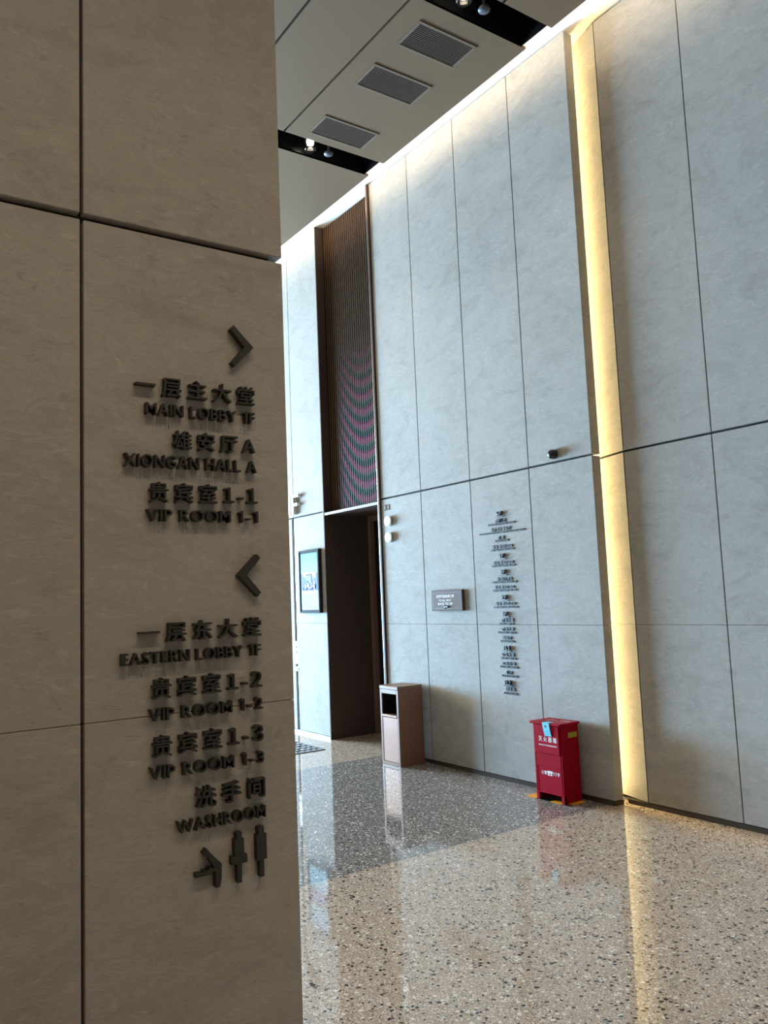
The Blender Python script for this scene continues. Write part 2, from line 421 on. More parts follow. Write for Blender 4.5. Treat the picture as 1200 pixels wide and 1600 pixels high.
# recessed wall
rec = [(-3.854, -3.130), (-3.130, -2.410), (-2.410, -1.690), (-1.690, -0.97), (-0.97, -0.25), (-0.25, 0.47), (0.47, 1.19), (1.19, 1.91), (1.91, 2.63), (2.63, 3.35), (3.35, 4.07), (4.07, 4.79), (4.79, 6.0)]
for x0, x1 in rec:
    for z0, z1, a, b in ((BZ, ZF, G, 0.0008), (ZF, ZJ, 0.0008, 0.008), (ZJ, ZT, 0.008, G)):
        panel(x0, x1, YR, YR + 0.03, z0, z1, wall, gz0=a, gz1=b)
# narrow splayed panel beside the light slot
for z0, z1, a, b in ((BZ, ZF, G, 0.0008), (ZF, ZJ, 0.0008, 0.008), (ZJ, ZT, 0.008, G)):
    me = poly_mesh('concrete_panel', [(-4.285, 4.965), (-3.854 - G, YR), (-3.854 - G, YR + 0.03), (-4.285, 4.998)], (0, 0, z0 + a), (1, 0, 0), (0, 1, 0), (0, 0, 1), z1 - b - z0 - a)
    link('concrete_panel', me, 'concrete', wall)
# baseboards
bb = structure('baseboard_back')
box('baseboard_strip', -18, NL, YW - 0.002, YW + 0.03, 0, BZ, 'brown_metal', bb)
box('baseboard_strip', NR + 0.012, XF + 0.002, YW - 0.002, YW + 0.094, 0, BZ, 'brown_metal', bb)
box('baseboard_strip', -4.03, 6.0, YR - 0.002, YR + 0.03, 0, BZ, 'brown_metal', bb)

# pillar with its concrete panels
pil = structure('wall_left')
PT = 0.03
box('core', XC - 0.9, XC - PT, -4.6, C1 - PT, 0, 5.85, 'joint', pil)
gv, gh = 0.0042, 0.009
ycols = [(C0, C1, False), (-0.045, C0, True), (-0.615, -0.045, True), (-1.185, -0.615, True), (-1.755, -1.185, True), (-4.6, -1.755, True)]
for y0, y1, inner in ycols:
    a = gv; b = gv if inner else 0.0
    for z0, z1, g0, g1 in ((0.0, ZF - 0.003, 0.0, 0.0007), (ZF - 0.003, ZJ, 0.0007, gh), (ZJ, 5.80, gh, 0.0)):
        box('concrete_panel', XC - PT, XC, y0 + a, y1 - b, z0 + g0, z1 - g1, 'concrete', pil, 0.0018)
for z0, z1, g0, g1 in ((0.0, ZF, 0.0, 0.0007), (ZF, ZJ, 0.0007, gh), (ZJ, 5.80, gh, 0.0)):
    box('concrete_panel', XC - 0.9, XC - PT - 0.001, C1 - PT, C1, z0 + g0, z1 - g1, 'concrete', pil, 0.0018)

# metal ceiling with dark slots between its panels
ceil = structure('ceiling')
slots = [(-15.515, -15.245), (-13.255, -12.985), (-10.995, -10.725), (-8.735, -8.465), (-6.475, -6.207), (-4.226, -3.948), (-1.955, -1.685), (0.305, 0.575), (2.565, 2.835)]
xs = [-18.0] + [v for s in slots for v in s] + [6.0]
gc = 0.010
for i in range(0, len(xs), 2):
    x0, x1 = xs[i], xs[i + 1]
    cuts = [-9.0, -6.6, -4.2, -1.8, 0.34, 1.55, 2.773, 3.381, YE]
    if x0 > -4.1: cuts = [-9.0, -6.6, -4.2, -1.8, 0.34, 1.55, 2.773, 3.978, YE]
    if x0 < -6.5: cuts = [-9.0, -6.6, -4.2, -1.8, 0.34, 1.55, YE]
    for y0, y1 in zip(cuts, cuts[1:]):
        box('ceiling_panel', x0, x1, y0 + gc, y1 - (gc if y1 != YE else 0), ZC, ZC + 0.022, 'ceiling', ceil, 0.0015)
for sx0, sx1 in slots:
    boxes('slot_lining', [(sx0 - 0.01, sx0, -9, 4.43, ZC + 0.001, 6.15), (sx1, sx1 + 0.01, -9, 4.43, ZC + 0.001, 6.15), (sx0 - 0.01, sx1 + 0.01, -9, 4.43, 6.15, 6.16), (sx0 - 0.01, sx1 + 0.01, 4.425, 4.43, ZC + 0.001, 6.15)], 'black_slot', ceil)
box('plenum', -18, 6, -9, 4.41, 6.17, 6.2, 'joint', ceil)
for i in range(0, len(xs), 2):
    box('cove_back', xs[i], xs[i + 1], 4.41, 4.428, ZC + 0.023, 6.0, 'white_paint', ceil)
    box('void_cover', xs[i] + 0.012, xs[i + 1] - 0.012, -9, 4.40, ZC + 0.03, ZC + 0.05, 'joint', ceil)
box('cove_soffit', -18, 6, 4.432, 5.5, 5.937, 5.99, 'white_paint', ceil)

# other walls of the lobby (behind and beside the camera) and the glazed far end
box('wall_front', -18, 6, -9.2, -9, 0, 6.2, 'lobby_wall', **ST)
box('wall_right', 6, 6.2, -9.2, 5.6, 0, 6.2, 'lobby_wall', **ST)
wf = structure('wall_far')
boxes('wall_body', [(-18.2, -18, -9.2, -1.45, 0, 6.2), (-18.2, -18, 3.95, 5.6, 0, 6.2), (-18.2, -18, -1.45, 3.95, 5.55, 6.2), (-18.2, -18, -1.45, 3.95, 0, 0.2)], 'lobby_wall', wf)
w1 = structure('window_1')
for k in range(5): box('mullion', -18.16, -18.04, -1.45 + k * 1.35 - 0.03, -1.45 + k * 1.35 + 0.03, 0.2, 5.55, 'brown_metal', w1)
for zz in (0.23, 2.72, 5.52): box('transom', -18.15, -18.05, -1.45, 3.95, zz - 0.03, zz + 0.03, 'brown_metal', w1)

# light strips
cove = thing('cove_light', (-3.5, 4.432, 5.88), 'long warm white light strip hidden in the cove above the concrete wall', 'light strip')
adopt(cove, box('light_strip', -17.9, 5.9, 4.430, 4.436, 5.862, 5.90, 'led_cove'))
fl_ = thing('slot_light', (-4.26, 4.886, 0.06), 'tall warm light strip in the slot beside the thick wall end', 'light strip')
adopt(fl_, box('light_strip', -4.262, -4.255, 4.822, 4.905, 0.06, 5.92, 'led'))

# ------------------------------------------------------------------ lift niche
d1 = structure('door_1')
JX = -7.978
box('jamb_lining', NL - 0.02, JX, YW + 0.001, 5.46, 0, 2.50, 'dark_lift', d1)
box('jamb_lining', NR - 0.012, NR + 0.012, YW + 0.02, 5.46, 0, 2.50, 'dark_lift', d1)
box('niche_soffit', NL, NR, YW + 0.012, 5.46, 2.50, 2.53, 'dark_lift', d1)
box('door_frame', JX, JX + 0.055, 5.30, 5.36, 0, 2.44, 'lift_frame', d1, 0.003)
box('door_frame', NR - 0.067, NR - 0.012, 5.30, 5.36, 0, 2.44, 'lift_frame', d1, 0.003)
box('door_frame', JX, NR - 0.012, 5.30, 5.36, 2.44, 2.50, 'lift_frame', d1, 0.003)
xm = (JX + NR - 0.012) / 2
for a, b in ((JX + 0.055, xm - 0.003), (xm + 0.003, NR - 0.067)):
    box('door_leaf', a, b, 5.40, 5.44, 0.005, 2.44, 'dark_lift', d1, 0.003)
box('niche_back', NL - 0.02, NR + 0.02, 5.46, 5.50, 0, 5.95, 'joint', d1)
# side linings of the screen above the niche, and the steel edge trim
t1 = structure('trim_1')
box('side_lining', NL - 0.02, JX, YW + 0.001, 5.0, 2.50, ZT, 'dark_lift', t1)
box('edge_trim', NR - 0.016, NR + 0.009, YW - 0.020, 4.95, 0, ZT, 'dark_lift', t1)
box('steel_edge', NR - 0.022, NR - 0.0165, YW - 0.021, YW - 0.004, 0, ZT, 'steel', t1)

# decorative slat screen above the lift door
scr = thing('slat_screen', (-7.41, 4.83, 2.50), 'tall screen of dark vertical slats with painted green and magenta moire above the lift opening', 'slat screen')
kids = [box('back_panel', JX, NR - 0.010, 4.885, 4.90, 2.531, ZT - 0.01, 'joint')]
ns = 27; p0, p1 = JX + 0.012, NR - 0.03
pit = (p1 - p0) / (ns - 1)
for k in range(ns):
    x = p0 + k * pit
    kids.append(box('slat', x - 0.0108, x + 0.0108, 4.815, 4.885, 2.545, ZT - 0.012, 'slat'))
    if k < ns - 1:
        kids.append(box('lit_edge_strip', x + 0.0110, x + 0.0175, 4.822, 4.884, 2.545, ZT - 0.012, 'lit_edge_strip'))  # added pale strips: lit slat sides and moire dashes put into colour
kids.append(box('bottom_rail', JX, NR - 0.027, YW + 0.075, 4.884, 2.50 + 0.031, 2.545, 'grey_steel', bevel=0.002))
kids.append(box('bottom_rail', JX, NR - 0.027, YW + 0.004, YW + 0.011, 2.498, 2.53, 'grey_steel', bevel=0.002))
adopt(scr, *kids)

# ================================================================== THINGS ON THE WALL AND FLOOR
# ---- ceiling grilles
def grille(x0, x1, y0, y1, label):
    g = thing('air_grille', ((x0 + x1) / 2, (y0 + y1) / 2, ZC), label, 'air grille', 'air grilles in the metal ceiling')
    f = 0.022; zb, zt = ZC - 0.008, ZC
    ks = [box('frame_bar', x0 - f, x0, y0 - f, y1 + f, zb, zt, 'grille', bevel=0.002), box('frame_bar', x1, x1 + f, y0 - f, y1 + f, zb, zt, 'grille', bevel=0.002),
          box('frame_bar', x0, x1, y0 - f, y0, zb, zt, 'grille', bevel=0.002), box('frame_bar', x0, x1, y1, y1 + f, zb, zt, 'grille', bevel=0.002),
          box('backing', x0, x1, y0, y1, zt - 0.0012, zt - 0.0002, 'grille_dark')]
    n = 15
    for k in range(n):
        x = x0 + (k + 0.5) * (x1 - x0) / n
        me = poly_mesh('slat', [(x - 0.0023, zt - 0.0040), (x + 0.0023, zt - 0.0040), (x + 0.0023, zt - 0.0015), (x - 0.0023, zt - 0.0015)], (0, y0, 0), (1, 0, 0), (0, 0, 1), (0, 1, 0), y1 - y0)
        ks.append(link('slat', me, 'grille'))
    adopt(g, *ks); return g
grille(-4.690, -4.425, 3.590, 4.110, 'slatted ceiling air grille nearest the bright spotlight at the top of the picture')
grille(-5.275, -5.005, 3.575, 4.120, 'middle one of the three slatted ceiling air grilles')
grille(-6.085, -5.815, 3.595, 4.130, 'slatted ceiling air grille next to the far dark slot with lamps')
# ---- lamps and detectors in the dark slots
def slot_lamp(x, y, label):
    g = thing('spotlight', (x, y, 6.15), label, 'spotlight', 'glass spotlights in the dark ceiling slots')
    z = 5.79
    ks = [lathe('canister', [(0, 0.36), (0.036, 0.36), (0.036, 0.10), (0.030, 0.10), (0, 0.10)], (x, y, z), (0, 0, 1), 'black'),
          lathe('glass_shade', [(0.058, 0.14), (0.058, 0.025), (0.050, 0.0), (0.045, 0.0), (0.053, 0.028), (0.053, 0.14), (0.058, 0.14)], (x, y, z), (0, 0, 1), 'glass'),
          lathe('bulb', [(0, 0.098), (0.030, 0.096), (0.034, 0.07), (0.026, 0.035), (0, 0.028)], (x, y, z), (0, 0, 1), 'bulb')]
    adopt(g, *ks)
    s = spot('spotlight_beam', (x, y, z + 0.03), (x, y, 0), 70, WARM, 95, 0.7, 0.02)
    s.parent = g; s.matrix_parent_inverse = Matrix.Translation(g.location).inverted()
def slot_sensor(x, y, label):
    g = thing('ceiling_sprinkler', (x, y, 6.15), label, 'sprinkler', 'round dark detectors in the ceiling slots')
    z = 5.80
    adopt(g, lathe('stem', [(0, 0.35), (0.010, 0.35), (0.010, 0.03), (0, 0.03)], (x, y, z), (0, 0, 1), 'black', seg=12),
          lathe('disc', [(0, 0.03), (0.036, 0.028), (0.046, 0.012), (0.042, 0.0), (0, 0.0)], (x, y, z), (0, 0, 1), M['detector'], seg=24))
M['detector'] = mat('dark_blue_detector', (0.05, 0.06, 0.075), 0.4, var=0.08)
slot_lamp(-4.080, 3.72, 'lit glass spotlight in the dark slot at the top edge of the picture')
slot_sensor(-4.080, 3.915, 'small round dark disc beside the lit spotlight at the top edge')
slot_lamp(-6.340, 3.73, 'lit glass spotlight in the far dark slot just right of the pillar')
slot_sensor(-6.340, 3.93, 'small round dark disc in the far dark slot just right of the pillar')

# ---- fire extinguisher cabinet
bx0, bx1, by0, by1 = -4.590, -4.310, 4.488, 4.672
fb = thing('fire_extinguisher_box', (-4.45, 4.58, 0), 'red metal fire extinguisher cabinet standing on the floor against the wall', 'fire box')
body = boxes('body', [(bx0, bx0 + 0.012, by0, by1, 0, 0.555), (bx1 - 0.012, bx1, by0, by1, 0, 0.555), (bx0 + 0.012, bx1 - 0.012, by1 - 0.01, by1, 0, 0.555), (bx0 + 0.012, bx1 - 0.012, by0 + 0.012, by1 - 0.01, 0.055, 0.065), (bx0 + 0.012, bx1 - 0.012, by0 + 0.012, by1 - 0.01, 0.545, 0.555)], 'red', bevel=0.0012)
lid = box('lid', bx0 - 0.016, bx1 + 0.010, by0 - 0.022, by1 + 0.012, 0.555, 0.572, 'red', bevel=0.003)
d_up = box('door', bx0 + 0.016, bx1 - 0.014, by0 - 0.012, by0 + 0.008, 0.345, 0.552, 'red', bevel=0.002)
d_lo = box('door', bx0 + 0.016, bx1 - 0.014, by0 - 0.002, by0 + 0.010, 0.052, 0.343, 'red', bevel=0.002)
ridge = [box('fold', bx0 + 0.018, bx1 - 0.016, by0 - 0.0135, by0 - 0.0118, 0.496, 0.4985, 'red'), box('fold', bx0 + 0.022, bx1 - 0.022, by0 - 0.0040, by0 - 0.0018, 0.249, 0.2515, 'red'), box('fold', bx0 + 0.026, bx0 + 0.029, by0 - 0.0040, by0 - 0.0018, 0.062, 0.249, 'red')]
foot = [box('foot', bx0, bx0 + 0.028, by0 - 0.001, by0 + 0.02, 0, 0.055, 'red', bevel=0.001), box('foot', bx1 - 0.028, bx1, by0 - 0.001, by0 + 0.02, 0, 0.055, 'red', bevel=0.001)]
FR = ((0, by0 - 0.012, 0), (1, 0, 0), (0, 0, 1), (0, -1, 0)); FR2 = ((0, by0 - 0.002, 0), (1, 0, 0), (0, 0, 1), (0, -1, 0))
txt = [link('lettering', letters('灭火器箱', FR, -4.527, -4.345, 0.431, 0.470, 0.0006, 0.015, pitch=1.28, joined=True), 'white_print', label='white Chinese lettering on the upper door'),
       link('lettering', letters('FIRE EXTINGUISHER BOX', FR, -4.527, -4.345, 0.401, 0.411, 0.0006, 0.03, joined=True), 'white_print', label='small white line of Latin letters'),
       link('lettering', letters('火警', FR2, -4.527, -4.470, 0.189, 0.217, 0.0006, 0.012, pitch=1.1, joined=True), 'white_print', label='white Chinese lettering on the lower door'),
       link('lettering', letters('119', FR2, -4.408, -4.344, 0.189, 0.217, 0.0006, 0.03, gap=0.25, joined=True), 'white_print', label='white number 119')]
# telephone pictogram
phone = [(-4.468, 0.213), (-4.462, 0.220), (-4.418, 0.220), (-4.412, 0.213), (-4.413, 0.203), (-4.424, 0.203), (-4.425, 0.209), (-4.4285, 0.209), (-4.420, 0.201), (-4.416, 0.186), (-4.464, 0.186), (-4.460, 0.201), (-4.4515, 0.209), (-4.455, 0.209), (-4.456, 0.203), (-4.467, 0.203)]
txt.append(link('telephone_mark', poly_mesh('telephone_mark', phone, (0, by0 - 0.002, 0), (1, 0, 0), (0, 0, 1), (0, -1, 0), 0.0006), 'white_print', label='white telephone pictogram'))
dial = lathe('dial', [(0, 0.0010), (0.0065, 0.0010), (0.0065, 0)], (-4.440, by0 - 0.002, 0.196), (0, -1, 0), 'red', seg=16)
# dangling paper tag over the lid edge
bm = bmesh.new()
prof = [(4.520, 0.5732), (by0 - 0.0225, 0.5732), (by0 - 0.0255, 0.570), (by0 - 0.025, 0.535), (by0 - 0.0175, 0.476)]
for th, flip in ((0.0, False),):
    rows = []
    for i, (yy, zz) in enumerate(prof):
        sh = 0.0 if i < 2 else 0.013 * (0.572 - zz) / 0.096
        rows.append([bm.verts.new((-4.470 + sh, yy, zz)), bm.verts.new((-4.402 + sh, yy, zz)), bm.verts.new((-4.402 + sh, yy + (0 if i < 2 else 0.0008), zz - (0.0008 if i < 2 else 0))), bm.verts.new((-4.470 + sh, yy + (0 if i < 2 else 0.0008), zz - (0.0008 if i < 2 else 0)))])
    for a, b in zip(rows, rows[1:]):
        for k in range(4): bm.faces.new((a[k], a[(k + 1) % 4], b[(k + 1) % 4], b[k]))
    bm.faces.new(rows[0]); bm.faces.new(rows[-1])
tag = link('paper_tag', finish(bm, 'paper_tag'), 'cyan', label='pale blue paper tag taped over the lid edge')
marks = boxes('tag_print', [(-4.452, -4.446, by0 - 0.0259, by0 - 0.0250, 0.548, 0.551), (-4.444, -4.428, by0 - 0.0259, by0 - 0.0250, 0.540, 0.556), (-4.446, -4.426, by0 - 0.0257, by0 - 0.0248, 0.5365, 0.5378), (-4.440, -4.412, by0 - 0.0240, by0 - 0.0222, 0.5085, 0.5095), (-4.446, -4.412, by0 - 0.0205, by0 - 0.0187, 0.4885, 0.4900)], 'sign_grey')
ylab = [box('side_label', bx1, bx1 + 0.0008, 4.562, 4.655, 0.464, 0.502, 'olive', bevel=0.0), ]
scr_ = boxes('lid_scuffs', [(-4.52, -4.47, 4.60, 4.604, 0.572, 0.5723), (-4.535, -4.50, 4.575, 4.580, 0.572, 0.5723), (-4.43, -4.34, 4.622, 4.628, 0.572, 0.5723), (-4.38, -4.325, 4.600, 4.606, 0.572, 0.5723), (-4.39, -4.36, 4.565, 4.572, 0.572, 0.5723), (-4.46, -4.42, 4.585, 4.588, 0.572, 0.5723)], 'white_print')
adopt(fb, body, lid, d_up, d_lo, *foot, *ylab)
adopt(fb, tag)
for part, subs in ((d_up, ridge[:1] + txt[:2]), (d_lo, ridge[1:] + txt[2:] + [dial]), (tag, [marks]), (lid, [scr_])):
    for k in subs: k.parent = part                     # sub-parts
# ---- hazard tape on the floor around it
tp = thing('floor_marking', (-4.45, 4.55, 0), 'yellow and black hazard tape on the floor around the red fire box', 'floor tape')
def tape(x0, x1, y0, y1, c): return box('tape_piece', x0, x1, y0, y1, 0.0004, 0.0016, c)
adopt(tp, tape(-4.700, -4.592, 4.475, 4.540, 'yellow'), tape(-4.592, -4.448, 4.475, 4.535, 'black'), tape(-4.448, -4.335, 4.475, 4.535, 'yellow'), tape(-4.335, -4.258, 4.475, 4.52, 'black'),
      tape(-4.318, -4.258, 4.52, 4.66, 'yellow'), tape(-4.700, -4.640, 4.54, 4.66, 'yellow'))

# ---- bronze litter bin
ax0, ax1, ay0, ay1 = -6.520, -6.226, 4.400, 4.680
bn = thing('litter_bin', (-6.37, 4.54, 0), 'bronze metal litter bin with an open front standing against the wall by the lift', 'litter bin')
w = 0.028
hb = 0.690
ks = [boxes('body', [(ax0, ax0 + 0.004, ay0 + 0.012, ay1, 0.004, hb), (ax1 - 0.004, ax1, ay0 + 0.012, ay1, 0.004, hb), (ax0 + 0.004, ax1 - 0.004, ay1 - 0.004, ay1, 0.004, hb), (ax0, ax1, ay0 + 0.012, ay1, 0.0, 0.004)], 'bronze'),
      boxes('front_frame', [(ax0, ax0 + w, ay0, ay0 + 0.014, 0, hb), (ax1 - w, ax1, ay0, ay0 + 0.014, 0, hb), (ax0 + w, ax1 - w, ay0, ay0 + 0.014, 0.650, hb), (ax0 + w, ax1 - w, ay0, ay0 + 0.014, 0, 0.028)], 'bronze', bevel=0.002),
      box('top', ax0 - 0.002, ax1 + 0.002, ay0 - 0.004, ay1, hb, 0.722, 'bronze', bevel=0.004),
      box('ash_ledge', ax0 + w, ax1 - w, ay0 - 0.004, ay0 + 0.06, 0.438, 0.458, 'bronze_panel', bevel=0.002),
      box('door', ax0 + w + 0.003, ax1 - w - 0.003, ay0 + 0.003, ay0 + 0.012, 0.032, 0.432, 'bronze_panel', bevel=0.0015),
      box('inner_liner', ax0 + 0.01, ax1 - 0.01, ay0 + 0.22, ay0 + 0.225, 0.44, 0.68, 'grille_dark'),
      box('inner_liner', ax0 + 0.0045, ax0 + 0.008, ay0 + 0.016, ay0 + 0.22, 0.44, 0.68, 'grille_dark')]
adopt(bn, *ks)

# ---- framed notice display beside the lift
px0, px1, pz0, pz1 = -8.530, -8.062, 1.400, 2.130
yd = YW - 0.045
dp = thing('wall_display', (-8.296, YW, pz0), 'framed portrait display with a blue city picture beside the lift opening', 'display')
fw_ = 0.022
adopt(dp, boxes('frame', [(px0, px0 + fw_, yd, YW, pz0, pz1), (px1 - fw_, px1, yd, YW, pz0, pz1), (px0 + fw_, px1 - fw_, yd, YW, pz0, pz0 + fw_), (px0 + fw_, px1 - fw_, yd, YW, pz1 - fw_, pz1)], 'bezel', bevel=0.002),
      box('bezel', px0 + fw_, px1 - fw_, yd + 0.008, YW, pz0 + fw_, pz1 - fw_, 'bezel'),
      )
screen = box('screen', px0 + 0.045, px1 - 0.035, yd + 0.006, yd + 0.008, pz0 + 0.036, pz1 - 0.040, 'picture')
adopt(dp, screen)
yp = yd + 0.0052
M['p1'] = mat('print_violet', (0.20, 0.25, 0.48), 0.4, var=0.1, spec=0.02); M['p2'] = mat('print_slate', (0.08, 0.11, 0.24), 0.4, var=0.1, spec=0.02); M['p3'] = mat('print_pale', (0.75, 0.80, 0.92), 0.4, var=0.05, spec=0.02); M['p4'] = mat('print_grey', (0.20, 0.34, 0.44), 0.4, var=0.05, spec=0.02)
def prt(name, lst, m_): return boxes(name, [(a, b, yp, yp + 0.0006, c, d) for a, b, c, d in lst], m_)
for k in (prt('picture_block', [(-8.37, -8.235, 1.75, 1.845)], 'p1'), prt('picture_block', [(-8.37, -8.235, 1.838, 1.845), (-8.243, -8.235, 1.75, 1.845)], 'p2'),
      link('picture_block', poly_mesh('picture_block', [(-8.485, 1.66), (-8.40, 1.66), (-8.40, 1.80), (-8.475, 1.86), (-8.485, 1.86)], (0, yp, 0), (1, 0, 0), (0, 0, 1), (0, 1, 0), 0.0006), 'p2'),
      prt('picture_block', [(-8.14, -8.098, 1.66, 1.86), (-8.175, -8.14, 1.66, 1.79)], 'p2'),
      prt('picture_block', [(-8.44 + 0.031 * k, -8.425 + 0.031 * k + 0.008 * (k % 2), 1.665 + 0.012 * (k % 4), 1.70 + 0.017 * ((k * 3) % 5)) for k in range(10)], 'p3'),
      prt('print_lines', [(-8.455, -8.17, 2.034, 2.042), (-8.45, -8.14, 1.598, 1.603), (-8.45, -8.23, 1.578, 1.583), (-8.45, -8.14, 1.556, 1.561), (-8.45, -8.20, 1.534, 1.540), (-8.45, -8.37, 1.49, 1.506), (-8.45, -8.13, 1.468, 1.471)], 'p4')): k.parent = screen

# ---- call station strip and floor number
cs = thing('call_station', (-8.70, YW, 0.04), 'dark upright strip with a pale lift call plate at the edge of the pillar', 'call panel')
adopt(cs, box('channel', -8.741, -8.683, YW + 0.020, YW + 0.03, BZ, 2.53, 'channel'), box('edge', -8.683, -8.6795, YW - 0.002, YW + 0.03, BZ, 2.53, 'steel'),
      plate := box('call_plate', -8.738, -8.688, YW - 0.006, YW + 0.012, 0.80, 1.066, 'white_letter', bevel=0.002), box('lower_plate', -8.738, -8.686, YW - 0.006, YW + 0.012, 0.718, 0.768, 'white_letter', bevel=0.002))
for zz in (0.998, 0.935): (lathe('call_button', [(0, 0.004), (0.011, 0.004), (0.013, 0)], (-8.712, YW - 0.006, zz), (0, -1, 0), M['bezel'], plate, seg=16))
fn = thing('floor_number_sign', (-8.61, YW, 2.575), 'pale raised floor number 1F on the wall above the call strip', 'sign')
D_ = 0.05
one = [(-8.745, 2.578), (-8.690, 2.578), (-8.690, 2.812), (-8.745, 2.812)]
eff = [(-8.655, 2.578), (-8.610, 2.578), (-8.610, 2.675), (-8.515, 2.675), (-8.515, 2.708), (-8.610, 2.708), (-8.610, 2.778), (-8.490, 2.778), (-8.490, 2.812), (-8.655, 2.812)]
for pts in (one, eff):
    adopt(fn, link('letter', poly_mesh('letter', pts, (0, YW, 0), (1, 0, 0), (0, 0, 1), (0, -1, 0), D_), 'white_letter'))

# ---- lift number and hall lanterns
ln = thing('lift_number_sign', (-6.72, YW, 2.42), 'small dark X4 lettering beside the slat screen above two discs', 'sign')
for me in letters('X4', WAL, -6.764, -6.676, 2.420, 2.478, 0.006, 0.0, gap=0.12): adopt(ln, link('letter', me, 'letter'))
for zz, lab in ((2.305, 'upper of the two round pale lift lanterns under the X4 sign'), (2.142, 'lower of the two round pale lift lanterns under the X4 sign')):
    g = thing('lift_lantern', (-6.678, YW, zz), lab, 'lantern', 'round lift lanterns')
    adopt(g, lathe('housing', [(0, 0), (0.050, 0), (0.050, 0.026), (0, 0.026)], (-6.678, YW, zz), (0, -1, 0), 'steel', smooth=False, seg=28),
          lathe('lens', [(0.0, 0.026), (0.050, 0.026), (0.050, 0.036), (0.047, 0.040), (0, 0.0405)], (-6.678, YW, zz), (0, -1, 0), 'lens_white', seg=28, smooth=False))

# ---- small plaque
pq = thing('wall_plaque', (-5.80, YW, 1.40), 'brown metal plaque with white lettering and a small latch on the wall', 'plaque')
qx0, qx1, qz0, qz1 = -6.020, -5.580, 1.402, 1.590; yq = YW - 0.03
case = box('case', qx0, qx1, yq, YW, qz0, qz1, 'plaque', bevel=0.003)
adopt(pq, case, boxes('face_groove', [(qx0 + 0.024, qx1 - 0.024, yq - 0.0004, yq + 0.001, qz1 - 0.026, qz1 - 0.0235), (qx0 + 0.024, qx1 - 0.024, yq - 0.0004, yq + 0.001, qz0 + 0.022, qz0 + 0.0245), (qx0 + 0.024, qx0 + 0.028, yq - 0.0004, yq + 0.001, qz0 + 0.022, qz1 - 0.0235), (qx1 - 0.028, qx1 - 0.024, yq - 0.0004, yq + 0.001, qz0 + 0.022, qz1 - 0.0235)], 'black'))
FQ = ((0, yq, 0), (1, 0, 0), (0, 0, 1), (0, -1, 0))
for t, l, r, zb, zt in (('空调网后检修口箱', -5.945, -5.690, 1.520, 1.548), ('TO ALL WAY', -5.910, -5.735, 1.487, 1.506), ('BACK TO VIP', -5.925, -5.715, 1.455, 1.476)):
    link('lettering', letters(t, FQ, l, r, zb, zt, 0.0006, 0.02, pitch=1.08, joined=True), 'white_print', case)
adopt(pq, boxes('latch', [(-5.838, -5.822, yq - 0.008, yq, 1.424, 1.452), (-5.822, -5.775, yq - 0.012, yq, 1.430, 1.446)], 'black', bevel=0.002))

# ---- small black dome camera
cc = thing('dome_camera', (-4.412, YW, 2.605), 'small black round camera on the wall just above the long joint', 'camera')
adopt(cc, lathe('base', [(0, 0), (0.037, 0), (0.037, 0.022), (0, 0.022)], (-4.412, YW, 2.605), (0, -1, 0), 'black', seg=24),
      lathe('dome', [(0.037, 0.022), (0.036, 0.036), (0.028, 0.050), (0.014, 0.058), (0, 0.060)], (-4.412, YW, 2.605), (0, -1, 0), 'black', seg=24))

